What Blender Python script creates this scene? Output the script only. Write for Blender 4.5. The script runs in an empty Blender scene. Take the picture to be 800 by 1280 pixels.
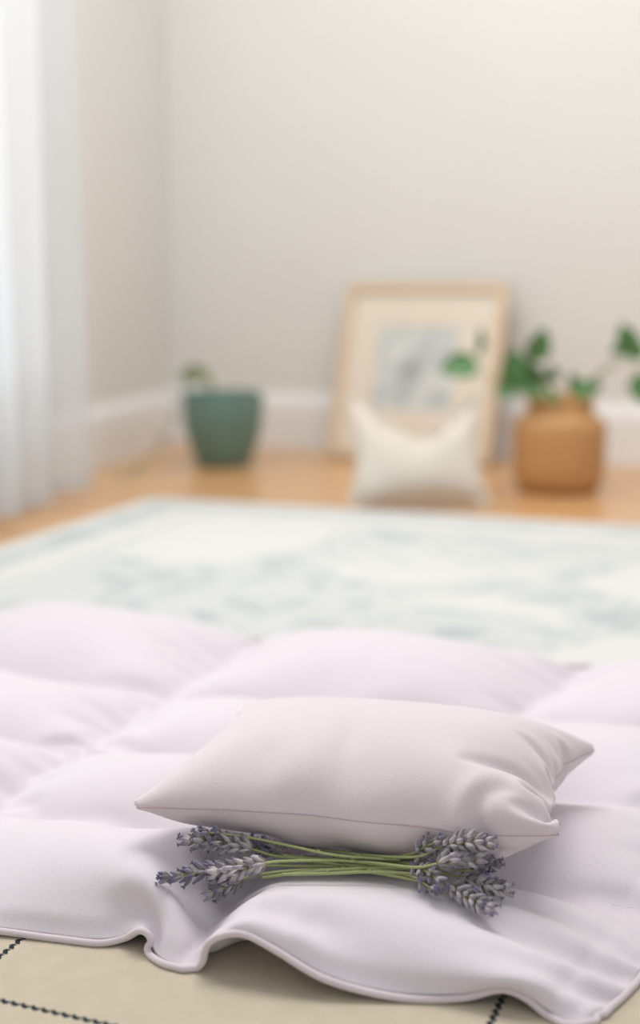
import bpy, bmesh, math, random
import numpy as np
from mathutils import Vector, Matrix

random.seed(7)
rng = np.random.default_rng(7)
scene = bpy.context.scene
COL = scene.collection

# ------------------------------------------------------------------ camera
F_PX = 1650.0                       # focal length in pixels of the 1280 px high frame
CAM_H = 0.42
PITCH = math.atan(275 / F_PX)
cam_d = bpy.data.cameras.new('camera')
cam = bpy.data.objects.new('camera', cam_d)
COL.objects.link(cam)
cam.location = (0, 0, CAM_H)
cam.rotation_euler = (math.pi / 2 - PITCH, 0, 0)
cam_d.sensor_fit = 'VERTICAL'
cam_d.sensor_height = 36
cam_d.lens = F_PX / 1280 * 36
cam_d.clip_start = 0.02
cam_d.dof.use_dof = True
cam_d.dof.focus_distance = 0.885
cam_d.dof.aperture_fstop = 2.5
scene.camera = cam


def at(px, py, z=0.0):
    """world point of height z seen at a pixel of the photograph"""
    c, s = math.cos(PITCH), math.sin(PITCH)
    a = (px - 400) / F_PX
    b = -(py - 640) / F_PX
    dy, dz = c + b * s, -s + b * c
    t = (z - CAM_H) / dz
    return np.array((a * t, dy * t, z))


def at_depth(px, py, y):
    """world point at distance y along the floor seen at a pixel"""
    c, s = math.cos(PITCH), math.sin(PITCH)
    a = (px - 400) / F_PX
    b = -(py - 640) / F_PX
    dy, dz = c + b * s, -s + b * c
    t = y / dy
    return np.array((a * t, y, CAM_H + dz * t))


# ------------------------------------------------------------------ object helpers
def prop(o, label=None, cat=None, group=None, kind=None):
    if label: o['label'] = label
    if cat: o['category'] = cat
    if group: o['group'] = group
    if kind: o['kind'] = kind
    return o


def thing(name, label, cat, loc, group=None):
    o = bpy.data.objects.new(name, None)
    o.empty_display_size = 0.02
    COL.objects.link(o)
    o.location = loc
    return prop(o, label, cat, group)


def world_off(parent):
    v = Vector((0, 0, 0))
    while parent is not None:
        v += parent.location
        parent = parent.parent
    return v


def mesh_obj(name, verts, faces, m, parent=None, smooth=True, tint=None, loc=None):
    """one mesh object; verts in world space, stored relative to the parent (or to loc)"""
    me = bpy.data.meshes.new(name)
    V = np.asarray(verts, dtype=float).reshape(-1, 3)
    o = bpy.data.objects.new(name, me)
    if parent is not None:
        off = world_off(parent)
        o.parent = parent
        o.location = (0, 0, 0)
    elif loc is not None:
        off = Vector(loc)
        o.location = loc
    else:
        off = Vector((0, 0, 0))
    V = V - np.array(off)
    me.from_pydata(V.tolist(), [], [tuple(int(i) for i in f) for f in faces])
    me.update()
    if smooth:
        me.polygons.foreach_set('use_smooth', [True] * len(me.polygons))
    if tint is not None:
        at_ = me.color_attributes.new('tint', 'FLOAT_COLOR', 'POINT')
        T = np.ones((len(V), 4))
        T[:, :3] = np.asarray(tint)[:, :3]
        at_.data.foreach_set('color', T.ravel())
    me.materials.append(m)
    COL.objects.link(o)
    return o


class MB:
    """collects shapes into one mesh"""
    def __init__(self):
        self.v, self.f, self.t = [], [], []
        self.n = 0

    def add(self, v, f, t=None):
        v = np.asarray(v, float).reshape(-1, 3)
        self.v.append(v)
        self.f += [tuple(i + self.n for i in q) for q in f]
        self.t.append(np.ones((len(v), 3)) if t is None else np.asarray(t, float))
        self.n += len(v)

    def box(self, p0, ux, uy, uz):
        """box from corner p0 with edge vectors"""
        p0, ux, uy, uz = [np.asarray(a, float) for a in (p0, ux, uy, uz)]
        v = [p0 + i * ux + j * uy + k * uz for k in (0, 1) for j in (0, 1) for i in (0, 1)]
        self.add(v, [(0, 2, 3, 1), (4, 5, 7, 6), (0, 1, 5, 4), (2, 6, 7, 3), (0, 4, 6, 2), (1, 3, 7, 5)])

    def tube(self, pts, r, n=8, cap=True, tint=None):
        P = np.asarray(pts, float)
        R = np.full(len(P), r) if np.isscalar(r) else np.asarray(r, float)
        T = np.gradient(P, axis=0)
        T /= np.linalg.norm(T, axis=1)[:, None] + 1e-12
        ref = np.array((0, 0, 1.0))
        if abs(T[0] @ ref) > .9: ref = np.array((1.0, 0, 0))
        N = np.cross(T[0], ref); N /= np.linalg.norm(N)
        out = []
        for i in range(len(P)):
            N = N - (N @ T[i]) * T[i]
            N /= np.linalg.norm(N) + 1e-12
            B = np.cross(T[i], N)
            for k in range(n):
                a = 2 * math.pi * k / n
                out.append(P[i] + R[i] * (math.cos(a) * N + math.sin(a) * B))
        f = []
        for i in range(len(P) - 1):
            for k in range(n):
                k2 = (k + 1) % n
                f.append((i * n + k, i * n + k2, (i + 1) * n + k2, (i + 1) * n + k))
        if cap:
            f.append(tuple(range(n))[::-1])
            f.append(tuple((len(P) - 1) * n + k for k in range(n)))
        self.add(out, f, None if tint is None else np.repeat(np.asarray(tint), n, axis=0) if np.ndim(tint) == 2 else np.tile(tint, (len(out), 1)))

    def lathe(self, prof, c, n=64):
        """prof: list of (r, z) from centre to centre"""
        v, f = [], []
        for r, z in prof:
            for k in range(n):
                a = 2 * math.pi * k / n
                v.append((c[0] + r * math.cos(a), c[1] + r * math.sin(a), c[2] + z))
        for i in range(len(prof) - 1):
            for k in range(n):
                k2 = (k + 1) % n
                f.append((i * n + k, i * n + k2, (i + 1) * n + k2, (i + 1) * n + k))
        self.add(v, f)

    def build(self, name, m, parent=None, smooth=True, tint=False, loc=None):
        return mesh_obj(name, np.concatenate(self.v), self.f, m, parent, smooth,
                        np.concatenate(self.t) if tint else None, loc)


def bevel(o, w=0.003, seg=3):
    b = o.modifiers.new('bevel', 'BEVEL'); b.width = w; b.segments = seg
    b.limit_method = 'ANGLE'
    return o


def subsurf(o, l=1):
    s = o.modifiers.new('subsurf', 'SUBSURF'); s.levels = l; s.render_levels = l
    return o


def spline(P, n):
    """Catmull-Rom through the points, n samples even in arc length"""
    P = np.asarray(P, float)
    Q = np.vstack([2 * P[0] - P[1], P, 2 * P[-1] - P[-2]])
    out = []
    for i in range(1, len(Q) - 2):
        for t in np.linspace(0, 1, 24, endpoint=False):
            a, b, c, d = Q[i - 1], Q[i], Q[i + 1], Q[i + 2]
            out.append(.5 * ((2 * b) + (-a + c) * t + (2 * a - 5 * b + 4 * c - d) * t * t + (-a + 3 * b - 3 * c + d) * t ** 3))
    out.append(P[-1])
    out = np.array(out)
    s = np.concatenate([[0], np.cumsum(np.linalg.norm(np.diff(out, axis=0), axis=1))])
    q = np.linspace(0, s[-1], n)
    return np.stack([np.interp(q, s, out[:, k]) for k in range(P.shape[1])], 1)


# ------------------------------------------------------------------ materials
def srgb(r, g, b):
    def c(x):
        x /= 255
        return x / 12.92 if x <= .04045 else ((x + .055) / 1.055) ** 2.4
    return (c(r), c(g), c(b), 1)


class NT:
    def __init__(self, name):
        self.m = bpy.data.materials.new(name)
        self.m.use_nodes = True
        self.t = self.m.node_tree
        self.b = self.t.nodes['Principled BSDF']
        self.out = self.t.nodes['Material Output']

    def n(self, typ, **kw):
        nd = self.t.nodes.new(typ)
        for k, v in kw.items():
            if hasattr(nd, k) and k not in ('Scale',):
                setattr(nd, k, v)
            else:
                nd.inputs[k].default_value = v
        return nd

    def l(self, a, b):
        self.t.links.new(a, b)

    def set(self, **kw):
        for k, v in kw.items():
            self.b.inputs[k.replace('_', ' ')].default_value = v
        return self

    def math(self, op, a, b=None, c=None, clamp=False):
        nd = self.t.nodes.new('ShaderNodeMath'); nd.operation = op; nd.use_clamp = clamp
        for i, x in enumerate((a, b, c)):
            if x is None: continue
            if isinstance(x, (int, float)): nd.inputs[i].default_value = x
            else: self.l(x, nd.inputs[i])
        return nd.outputs[0]

    def mix(self, fac, a, b):
        nd = self.t.nodes.new('ShaderNodeMix'); nd.data_type = 'RGBA'
        for sock, x in ((nd.inputs[0], fac), (nd.inputs[6], a), (nd.inputs[7], b)):
            if isinstance(x, (int, float, tuple)): sock.default_value = x
            else: self.l(x, sock)
        return nd.outputs[2]

    def coords(self, kind='Object', scale=(1, 1, 1), rot=(0, 0, 0)):
        tc = self.t.nodes.new('ShaderNodeTexCoord')
        mp = self.t.nodes.new('ShaderNodeMapping')
        mp.inputs['Scale'].default_value = scale
        mp.inputs['Rotation'].default_value = rot
        self.l(tc.outputs[kind], mp.inputs['Vector'])
        return mp.outputs[0]

    def bump(self, h, strength=.3, dist=.001):
        bp = self.t.nodes.new('ShaderNodeBump')
        bp.inputs['Strength'].default_value = strength
        bp.inputs['Distance'].default_value = dist
        self.l(h, bp.inputs['Height'])
        self.l(bp.outputs[0], self.b.inputs['Normal'])


def fabric(name, col, weave=900, sheen=.25, rough=.9, vary=.04, strength=.6, dist=.0005, slub=True):
    t = NT(name)
    t.set(Roughness=rough, Sheen_Weight=sheen, Sheen_Roughness=.5, Specular_IOR_Level=.2)
    v = t.coords()
    nz = t.n('ShaderNodeTexNoise', Scale=30.0, Detail=4.0); t.l(v, nz.inputs['Vector'])
    dark = tuple(c * (1 - vary * 2) for c in col[:3]) + (1,)
    c1 = t.mix(nz.outputs['Fac'], dark, col)
    # slubby threads
    vs = t.coords(scale=(1, 7, 7))
    s1 = t.n('ShaderNodeTexNoise', Scale=weave / 6, Detail=3.0); t.l(vs, s1.inputs['Vector'])
    vs2 = t.coords(scale=(7, 1, 1))
    s2 = t.n('ShaderNodeTexNoise', Scale=weave / 6, Detail=3.0); t.l(vs2, s2.inputs['Vector'])
    h = t.math('ADD', s1.outputs['Fac'], s2.outputs['Fac'])
    fac = t.math('MULTIPLY_ADD', h, .5, 0.0)
    c2 = t.mix(t.math('MULTIPLY_ADD', fac, 1.6, -.3, clamp=True), tuple(c * .93 for c in col[:3]) + (1,), c1)
    t.l(c2, t.b.inputs['Base Color'])
    t.bump(h, strength, dist)
    return t.m


def plain(name, col, rough=.5, spec=.5, **kw):
    t = NT(name)
    t.set(Base_Color=col, Roughness=rough, Specular_IOR_Level=spec, **kw)
    return t


M = {}
LILAC = (.78, .69, .722, 1)
M['lilac'] = fabric('lilac_linen', LILAC, weave=1500)
M['lilac_mat'] = fabric('lilac_cotton', (.78, .72, .77, 1), weave=1500)
M['piping'] = fabric('lilac_piping', (.75, .66, .70, 1), weave=1500)
M['thread'] = plain('pink_thread', (.58, .42, .49, 1), .8).m
M['cream'] = fabric('cream_linen', (.72, .66, .58, 1), weave=500)


def tint_mat(name, rough=.7, sheen=.2, sss=0.0):
    t = NT(name)
    a = t.n('ShaderNodeVertexColor', layer_name='tint')
    nz = t.n('ShaderNodeTexNoise', Scale=900.0, Detail=2.0)
    t.l(t.coords(), nz.inputs['Vector'])
    hs = t.n('ShaderNodeHueSaturation'); t.l(a.outputs[0], hs.inputs['Color'])
    t.l(t.math('MULTIPLY_ADD', nz.outputs['Fac'], .5, .75), hs.inputs['Value'])
    t.l(hs.outputs[0], t.b.inputs['Base Color'])
    t.set(Roughness=rough, Sheen_Weight=sheen)
    return t.m


M['flower'] = tint_mat('lavender_flower', .8, .4)
M['stem'] = tint_mat('lavender_stem', .55, .1)

# ------------------------------------------------------------------ cloth (position-based, two-way springs)
def normals(X):
    du = np.empty_like(X); dv = np.empty_like(X)
    du[1:-1] = X[2:] - X[:-2]; du[0] = X[1] - X[0]; du[-1] = X[-1] - X[-2]
    dv[:, 1:-1] = X[:, 2:] - X[:, :-2]; dv[:, 0] = X[:, 1] - X[:, 0]; dv[:, -1] = X[:, -1] - X[:, -2]
    du[1:-1] *= .5; dv[:, 1:-1] *= .5
    return np.cross(du, dv)


def constraint_sets(X0, n, m, bend):
    """X0: rest positions (n, m, 3) or callable distance; returns slices and rest lengths"""
    cs = []
    def pair(a, b, k):
        L = X0(a, b)
        cs.append((a, b, L, k))
    for p in (0, 1):
        pair((slice(p, n - 1, 2), slice(None)), (slice(p + 1, n, 2), slice(None)), 1.0)
        pair((slice(None), slice(p, m - 1, 2)), (slice(None), slice(p + 1, m, 2)), 1.0)
        pair((slice(p, n - 1, 2), slice(0, m - 1)), (slice(p + 1, n, 2), slice(1, m)), .35)
        pair((slice(p, n - 1, 2), slice(1, m)), (slice(p + 1, n, 2), slice(0, m - 1)), .35)
    for p in range(4):
        if p < n - 2:
            pair((slice(p, n - 2, 4), slice(None)), (slice(p + 2, n, 4), slice(None)), bend)
        if p < m - 2:
            pair((slice(None), slice(p, m - 2, 4)), (slice(None), slice(p + 2, m, 4)), bend)
    return cs


def solve(Xs, W, cs, iters):
    for _ in range(iters):
        for X in Xs:
            for a, b, L, k in cs:
                A = X[a]; B = X[b]
                nb = min(A.shape[0], B.shape[0]); mb = min(A.shape[1], B.shape[1])
                A = A[:nb, :mb]; B = B[:nb, :mb]
                wa = W[a][:nb, :mb, None]; wb = W[b][:nb, :mb, None]
                d = B - A
                l = np.sqrt((d * d).sum(-1, keepdims=True)) + 1e-12
                c = k * (l - L) / l / np.maximum(wa + wb, 1e-9)
                A += wa * c * d
                B -= wb * c * d


def sheet_rest(U):
    def f(a, b):
        A = U[a]; B = U[b]
        nb = min(A.shape[0], B.shape[0]); mb = min(A.shape[1], B.shape[1])
        return np.linalg.norm(B[:nb, :mb] - A[:nb, :mb], axis=-1, keepdims=True)
    return f


def pillow_sim(w, h, n, m, corners, up, press, steps, iters, floor=None, pins=(), grav=0.0, seed=1, bend=.12, post=None):
    """two sheets sewn on their border, inflated. corners: fl, fr, br, bl world positions"""
    r = np.random.default_rng(seed)
    s = np.linspace(0, 1, n)[:, None, None]; t = np.linspace(0, 1, m)[None, :, None]
    fl, fr, br, bl = [np.asarray(c, float) for c in corners]
    X = (1 - s) * (1 - t) * fl + s * (1 - t) * fr + s * t * br + (1 - s) * t * bl
    flat = np.concatenate([s * w + 0 * t, t * h + 0 * s], -1)
    cs = constraint_sets(sheet_rest(flat), n, m, bend)
    up = np.asarray(up, float)
    dome = (np.sin(math.pi * s) * np.sin(math.pi * t))
    top = X + up * dome * .02 + r.normal(0, .0004, X.shape)
    bot = X - up * dome * .02 + r.normal(0, .0004, X.shape)
    W = np.ones((n, m))
    W[0, 0] = W[0, -1] = W[-1, 0] = W[-1, -1] = 0
    pin = []
    for (i, j, p) in pins:
        pin.append((i, j, np.asarray(p, float)))
        W[i, j] = 0
    sheets = [top, bot]
    border = np.zeros((n, m), bool); border[0] = border[-1] = True; border[:, 0] = border[:, -1] = True
    vel = [np.zeros_like(top), np.zeros_like(bot)]
    c_pos = {(0, 0): fl, (n - 1, 0): fr, (n - 1, m - 1): br, (0, m - 1): bl}
    def weld():
        avg = .5 * (sheets[0][border] + sheets[1][border])
        sheets[0][border] = avg; sheets[1][border] = avg
        for k_, p in c_pos.items():
            sheets[0][k_] = p; sheets[1][k_] = p
        for i, j, p in pin:
            sheets[0][i, j] = p; sheets[1][i, j] = p
    cell = (w / n) * (h / m)
    weld()
    for st in range(steps):
        ramp = min(1, (st + 1) / (steps * .35))
        prev = [x.copy() for x in sheets]
        for q, x in enumerate(sheets):
            nn = normals(x) / cell
            sg = 1 if q == 0 else -1
            acc = sg * nn * press * ramp
            acc[..., 2] -= grav
            vel[q] = vel[q] * .93 + acc * 1e-3
            x += vel[q] * (W[..., None] > 0)
        for _ in range(iters):
            solve(sheets, W, cs, 1)
            weld()
            if floor is not None:
                for x in sheets:
                    zf = floor(x) if callable(floor) else floor
                    x[..., 2] = np.maximum(x[..., 2], zf)
        if post: post(sheets)
        for q, x in enumerate(sheets):
            vel[q] = x - prev[q]
    return sheets


def two_sheet_mesh(top, bot):
    n, m = top.shape[:2]
    idx_t = np.arange(n * m).reshape(n, m)
    idx_b = idx_t.copy()
    inner = np.zeros((n, m), bool); inner[1:-1, 1:-1] = True
    idx_b[inner] = n * m + np.arange(inner.sum())
    V = np.concatenate([top.reshape(-1, 3), bot[inner]])
    F = []
    for i in range(n - 1):
        for j in range(m - 1):
            F.append((idx_t[i, j], idx_t[i + 1, j], idx_t[i + 1, j + 1], idx_t[i, j + 1]))
            F.append((idx_b[i, j], idx_b[i, j + 1], idx_b[i + 1, j + 1], idx_b[i + 1, j]))
    return V, F


def border_loop(top):
    return np.concatenate([top[:, 0], top[-1, 1:], top[-2::-1, -1], top[0, -2:0:-1]])


# ------------------------------------------------------------------ small lilac pillow
P_FL = at(150, 1009, .074); P_FR = at(714, 1040, .074); P_BR = at(757, 936, .078); P_BL = at(300, 890, .080)
PILLOW_FLOOR = .032
ptop, pbot = pillow_sim(.288, .206, 103, 69, (P_FL, P_FR, P_BR, P_BL), (0, 0, 1), press=.022, steps=150, iters=8,
                        floor=PILLOW_FLOOR, grav=0.0, seed=4)
# soft dents along the front and the ear folded in at the front right corner
ear = at(652, 1030, .085)
for X_, sg in ((ptop, 1), (pbot, -1)):
    nn = normals(X_); nn /= np.linalg.norm(nn, axis=-1, keepdims=True) + 1e-9
    nn *= sg
    si = np.arange(103)[:, None] / 102; ti = np.arange(69)[None] / 68
    side = np.exp(-(ti / .22) ** 2) * np.sin(math.pi * si) ** .5
    dent = -.0013 * side * (np.sin(si * 31 + 1.5 * np.sin(ti * 9 + si * 5)) + .7 * np.sin(si * 17 + ti * 10 + 2))
    dent += -.0022 * np.exp(-((si - .47) / .035) ** 2 - ((ti - .30 + (si - .47) * 1.4) / .16) ** 2)
    dent += -.0016 * np.exp(-((si - .30) / .05) ** 2 - ((ti - .18) / .12) ** 2)
    d_ = np.linalg.norm((X_ - ear) * np.array((1, 1, 1)), axis=-1)
    leftness = np.clip(-(X_[..., 0] - ear[0]) / .028, 0, 1) ** .7
    dent += leftness * (-.0045 * np.exp(-((d_ - .031) / .0055) ** 2) + .0025 * np.exp(-((d_ - .043) / .007) ** 2))
    w_ = np.minimum(1, np.minimum(np.minimum(si, 1 - si), np.minimum(ti + .03, 1 - ti)) * 20)
    X_ += nn * (dent * w_)[..., None]
    X_[..., 2] = np.maximum(X_[..., 2], PILLOW_FLOOR)
avg_ = .5 * (ptop + pbot)
for sl_ in ((slice(None), 0), (slice(None), -1), (0, slice(None)), (-1, slice(None))):
    ptop[sl_] = avg_[sl_]; pbot[sl_] = avg_[sl_]
# blunt corner tips
for ii in (0, 1):
    for X_ in (ptop, pbot):
        for (a_, da) in ((0, 1), (102, -1)):
            for (b_, db) in ((0, 1), (68, -1)):
                q0 = X_[a_ + 4 * da, b_ + 4 * db].copy()
                for i_ in range(3):
                    for j_ in range(3):
                        k_ = .30 * (1 - (i_ + j_) / 5)
                        X_[a_ + i_ * da, b_ + j_ * db] += (q0 - X_[a_ + i_ * da, b_ + j_ * db]) * k_
avg_ = .5 * (ptop + pbot)
for sl_ in ((slice(None), 0), (slice(None), -1), (0, slice(None)), (-1, slice(None))):
    ptop[sl_] = avg_[sl_]; pbot[sl_] = avg_[sl_]
pil = thing('pillow', 'small plump lilac linen pillow lying on the quilted mat, lavender tucked against its front',
            'pillow', (float(ptop[50, 34, 0]), float(ptop[50, 34, 1]), PILLOW_FLOOR))
V, Fc = two_sheet_mesh(ptop, pbot)
subsurf(mesh_obj('pillow_cover', V, Fc, M['lilac'], pil), 1)
mb = MB()
loop = border_loop(ptop)
cen = V.mean(0)
k = loop + (loop - cen) / np.linalg.norm(loop - cen, axis=1)[:, None] * .0001
mb.tube(np.vstack([k, k[:2]]), .0004, 6, cap=False)
mb.build('seam', M['thread'], pil)
print('pillow top z', ptop[..., 2].max(), 'bottom', pbot[..., 2].min())

# ------------------------------------------------------------------ quilted mat
ANG = math.radians(-21)
UX, UY = math.cos(ANG), math.sin(ANG)


def uv(u, v, z=0.0):
    return np.array((u * UX - v * UY, u * UY + v * UX, z))


cu = lambda c, v: (-.96, -.60, -.36 + (v - .69) * .19, -.105 + (v - .72) * .19)[c]
rows = {0: (.69, .69, .69, .715), 1: (.80, .820, .842, .854), 2: (.95, .972, .995, 1.003),
        3: (1.15, 1.12, 1.18, 1.185), 4: (1.38, 1.375, 1.40, 1.42)}
NU, NV = (50, 52, 44), (24, 24, 28, 30)
seamz = .016
NC, NR = sum(NU) + 1, sum(NV) + 1
ci = np.cumsum((0,) + NU); ri = np.cumsum((0,) + NV)
X = np.zeros((NC, NR, 3))
lat = [[uv(cu(c, rows[r][c]), rows[r][c], seamz) for r in range(5)] for c in range(4)]
for c in range(3):
    for r in range(4):
        s = np.linspace(0, 1, NU[c] + 1)[:, None, None]; t = np.linspace(0, 1, NV[r] + 1)[None, :, None]
        X[ci[c]:ci[c + 1] + 1, ri[r]:ri[r + 1] + 1] = ((1 - s) * (1 - t) * lat[c][r] + s * (1 - t) * lat[c + 1][r]
                                                      + s * t * lat[c + 1][r + 1] + (1 - s) * t * lat[c][r + 1])
# hem at the front: wavy, with the folded S beside the valley
hemA = [uv(-.60, .69, .004), at(-60, 1158, .004), at(0, 1164, .004), at(60, 1172, .003), at(120, 1179, .003), at(155, 1173, .006),
        at(176, 1163, .016), at(189, 1174, .012), at(184, 1189, .004), at(203, 1206, .002), at(230, 1213, .002)]
hemB = [at(230, 1213, .002), at(247, 1210, .003), at(255, 1197, .012), at(259, 1181, .022), at(276, 1170, .028), at(306, 1168, .030),
        at(345, 1188, .024), at(400, 1221, .013), at(460, 1240, .006), at(520, 1249, .003), at(580, 1247, .005),
        at(625, 1237, .012), at(655, 1246, .010), at(685, 1270, .003), at(712, 1284, .002), at(745, 1278, .002)]
hemL = [uv(-.96, .69, .004), uv(-.85, .685, .004), uv(-.75, .693, .006), uv(-.60, .69, .004)]
hem = np.zeros((NC, 3))
hem[ci[0]:ci[1] + 1] = spline(hemL, NU[0] + 1)
hem[ci[1]:ci[2] + 1] = spline(hemA, NU[1] + 1)
hem[ci[2]:ci[3] + 1] = spline(hemB, NU[2] + 1)
front_rest = X.copy()
# the valley line (column seam of the front row)
val = spline([at(230, 1213, .002), at(262, 1168, .004), at(300, 1125, .008), at(330, 1098, .012), lat[2][1]], NV[0] + 1)
right = spline([at(745, 1278, .002), at(800, 1222, .003), uv(cu(3, .838), .838, .006)], NV[0] + 1)
base = X[:, :NV[0] + 1].copy()
for j in range(NV[0] + 1):
    t = j / NV[0]
    e = (1 - t) ** 1.3
    X[:, j] += (hem - base[:, 0]) * e
X[ci[2], :NV[0] + 1] = val
X[ci[3], :NV[0] + 1] = right
# rest metric: laid-out distances plus slack, hem row true to its curve
slack_u, slack_v = 1.018, 1.075
cs = []
lay = base.copy()
R0 = front_rest.copy()


def mat_rest(a, b):
    A = R0[a]; B = R0[b]
    nb = min(A.shape[0], B.shape[0]); mb_ = min(A.shape[1], B.shape[1])
    d = (B[:nb, :mb_] - A[:nb, :mb_])
    u = (d[..., 0] * UX + d[..., 1] * UY) * slack_u
    ja = np.arange(NR)[a[1]][:mb_][None, :]
    v = (-d[..., 0] * UY + d[..., 1] * UX) * np.where(ja < NV[0], 1.15, np.where(ja >= ri[3], 1.045, slack_v))
    L = np.sqrt(u * u + v * v)
    A = X[a][:nb, :mb_]; B = X[b][:nb, :mb_]
    LX = np.linalg.norm(B - A, axis=-1)
    ja = np.arange(NR)[a[1]][:mb_]
    w = np.clip(1 - ja / 4, 0, 1)[None, :]
    L2 = np.maximum(L, LX * 1.02)
    return (L * (1 - w) + L2 * w)[..., None]


cs = constraint_sets(mat_rest, NC, NR, .5)
W = np.ones((NC, NR))
pinned = np.zeros((NC, NR), bool)
for c in ci: pinned[c, :] = True
for r in ri: pinned[:, r] = True
Xp = X.copy()
Xp[:, 0] = hem
# seam lines wander a little and dip
for r in ri[1:-1]:
    wob = np.interp(np.arange(NC), np.arange(0, NC + 6, 6), rng.normal(0, .0010, len(np.arange(0, NC + 6, 6))))
    Xp[:, r, 0] += -UY * wob; Xp[:, r, 1] += UX * wob
    Xp[:, r, 2] = seamz + .003 * np.sin(np.arange(NC) * .31 + r)
for c in ci[:-1]:
    j0 = NV[0] if c == ci[2] else 1
    Xp[c, j0:, 2] = seamz - .004 + .003 * np.sin(np.arange(NR - j0) * .4 + c)
Xp[ci[2] + 4:ci[3], ri[1], 2] = .011
for (c, sgn) in ((ci[0], 1), (ci[3], -1)):
    Xp[c, NV[0]:, 2] = .011
Xp[:, -1, 2] = .013 + .006 * np.abs(np.sin(np.arange(NC) * .11))
for c in (ci[1], ci[2]):
    Xp[c, -1, 2] = .020
# far edge: scalloped inward to the middle of every cell
for c in range(3):
    s = np.linspace(0, 1, NU[c] + 1)
    d = .014 * np.sin(math.pi * s) ** .7
    Xp[ci[c]:ci[c + 1] + 1, -1, 0] -= -UY * d
    Xp[ci[c]:ci[c + 1] + 1, -1, 1] -= UX * d
# crest of the fold rising steeply to the right of the valley
cr = ci[2] + 6
crest = spline([hem[cr], at(292, 1146, .034), at(322, 1116, .038), at(352, 1094, .038)], 15)
Xp[cr, 1:13] = crest[1:13]
pinned[cr, 1:13] = True
# back corners of the cells stay pinched together, the rest of the hem is free to ruffle
X[pinned] = Xp[pinned]
W[pinned] = 0
for c in range(3):
    for r in range(4):
        s = np.linspace(0, math.pi, NU[c] + 1)[:, None]; t = np.linspace(0, math.pi, NV[r] + 1)[None]
        X[ci[c]:ci[c + 1] + 1, ri[r]:ri[r + 1] + 1, 2] += .03 * np.sqrt(np.abs(np.sin(s) * np.sin(t)))
X[pinned] = Xp[pinned]
X[~pinned] += rng.normal(0, .0004, X[~pinned].shape)
# floor under the mat: the woven rug in front, the thicker rug from the middle on
MATFLOOR = np.where(X[..., 0] * -UY + X[..., 1] * UX > .90, .0098, .0024)
MATFLOOR[pinned] = 0

# underside of the pillow as a height cap for the mat
GX0, GX1, GY0, GY1, GN = -.25, .30, .70, 1.10, 220


def cap_grid(pts):
    g = np.full((GN, GN), 9.0)
    ix = ((pts[:, 0] - GX0) / (GX1 - GX0) * (GN - 1)).round().astype(int).clip(0, GN - 1)
    iy = ((pts[:, 1] - GY0) / (GY1 - GY0) * (GN - 1)).round().astype(int).clip(0, GN - 1)
    np.minimum.at(g, (ix, iy), pts[:, 2])
    for _ in range(2):
        q = np.pad(g, 1, constant_values=9.0)
        nb = np.minimum.reduce([q[:-2, 1:-1], q[2:, 1:-1], q[1:-1, :-2], q[1:-1, 2:]])
        g = np.where(g > 8, nb, g)
    return g


cap = cap_grid(pbot.reshape(-1, 3))


def cap_at(x):
    inside = (x[..., 0] > GX0) & (x[..., 0] < GX1) & (x[..., 1] > GY0) & (x[..., 1] < GY1)
    ix = ((x[..., 0] - GX0) / (GX1 - GX0) * (GN - 1)).round().astype(int).clip(0, GN - 1)
    iy = ((x[..., 1] - GY0) / (GY1 - GY0) * (GN - 1)).round().astype(int).clip(0, GN - 1)
    return np.where(inside, cap[ix, iy], 9.0) - .0012


vel = np.zeros_like(X)
cellA = np.linalg.norm(normals(X), axis=-1, keepdims=True).mean()
steps = 110
for st in range(steps):
    ramp = min(1, (st + 1) / 30)
    prev = X.copy()
    acc = normals(X) / cellA * .10 * ramp
    acc[..., 2] -= .001
    vel = vel * .93 + acc * 1e-3
    X += vel * (W[..., None] > 0)
    for _ in range(5):
        solve([X], W, cs, 1)
        X[..., 2] = np.maximum(X[..., 2], MATFLOOR)
        X[..., 2] = np.where(W > 0, np.minimum(X[..., 2], cap_at(X)), X[..., 2])
    vel = X - prev
print('mat z max', X[..., 2].max(), [round(float(X[ci[c]:ci[c + 1], ri[r]:ri[r + 1], 2].max()), 4) for c in range(3) for r in range(4)])

# ease the crest of the fold
ca, cb = ci[2] + 2, ci[2] + 13
for _ in range(4):
    Z = X[ca:cb, 2:20].copy()
    X[ca:cb, 2:20] = .4 * Z + .15 * (X[ca - 1:cb - 1, 2:20] + X[ca + 1:cb + 1, 2:20] + X[ca:cb, 1:19] + X[ca:cb, 3:21])
# topstitched groove inside the hem
n0 = normals(X); n0 /= np.linalg.norm(n0, axis=-1, keepdims=True) + 1e-9
X[:, 1] -= n0[:, 1] * .0022
X[:, 2] += n0[:, 2] * .0006
X[NC - 6, 2:NV[0] * 2] -= n0[NC - 6, 2:NV[0] * 2] * (.0020 + .0008 * np.sin(np.arange(NV[0] * 2 - 2) * 1.9))[:, None]
X[..., 2] = np.maximum(X[..., 2], .0016)
qm = thing('quilted_mat', 'lilac quilted cotton mat of stuffed rectangular cells with a piped wavy hem, under the pillow',
           'mat', (float(lat[2][2][0]), float(lat[2][2][1]), 0.0))
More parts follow.
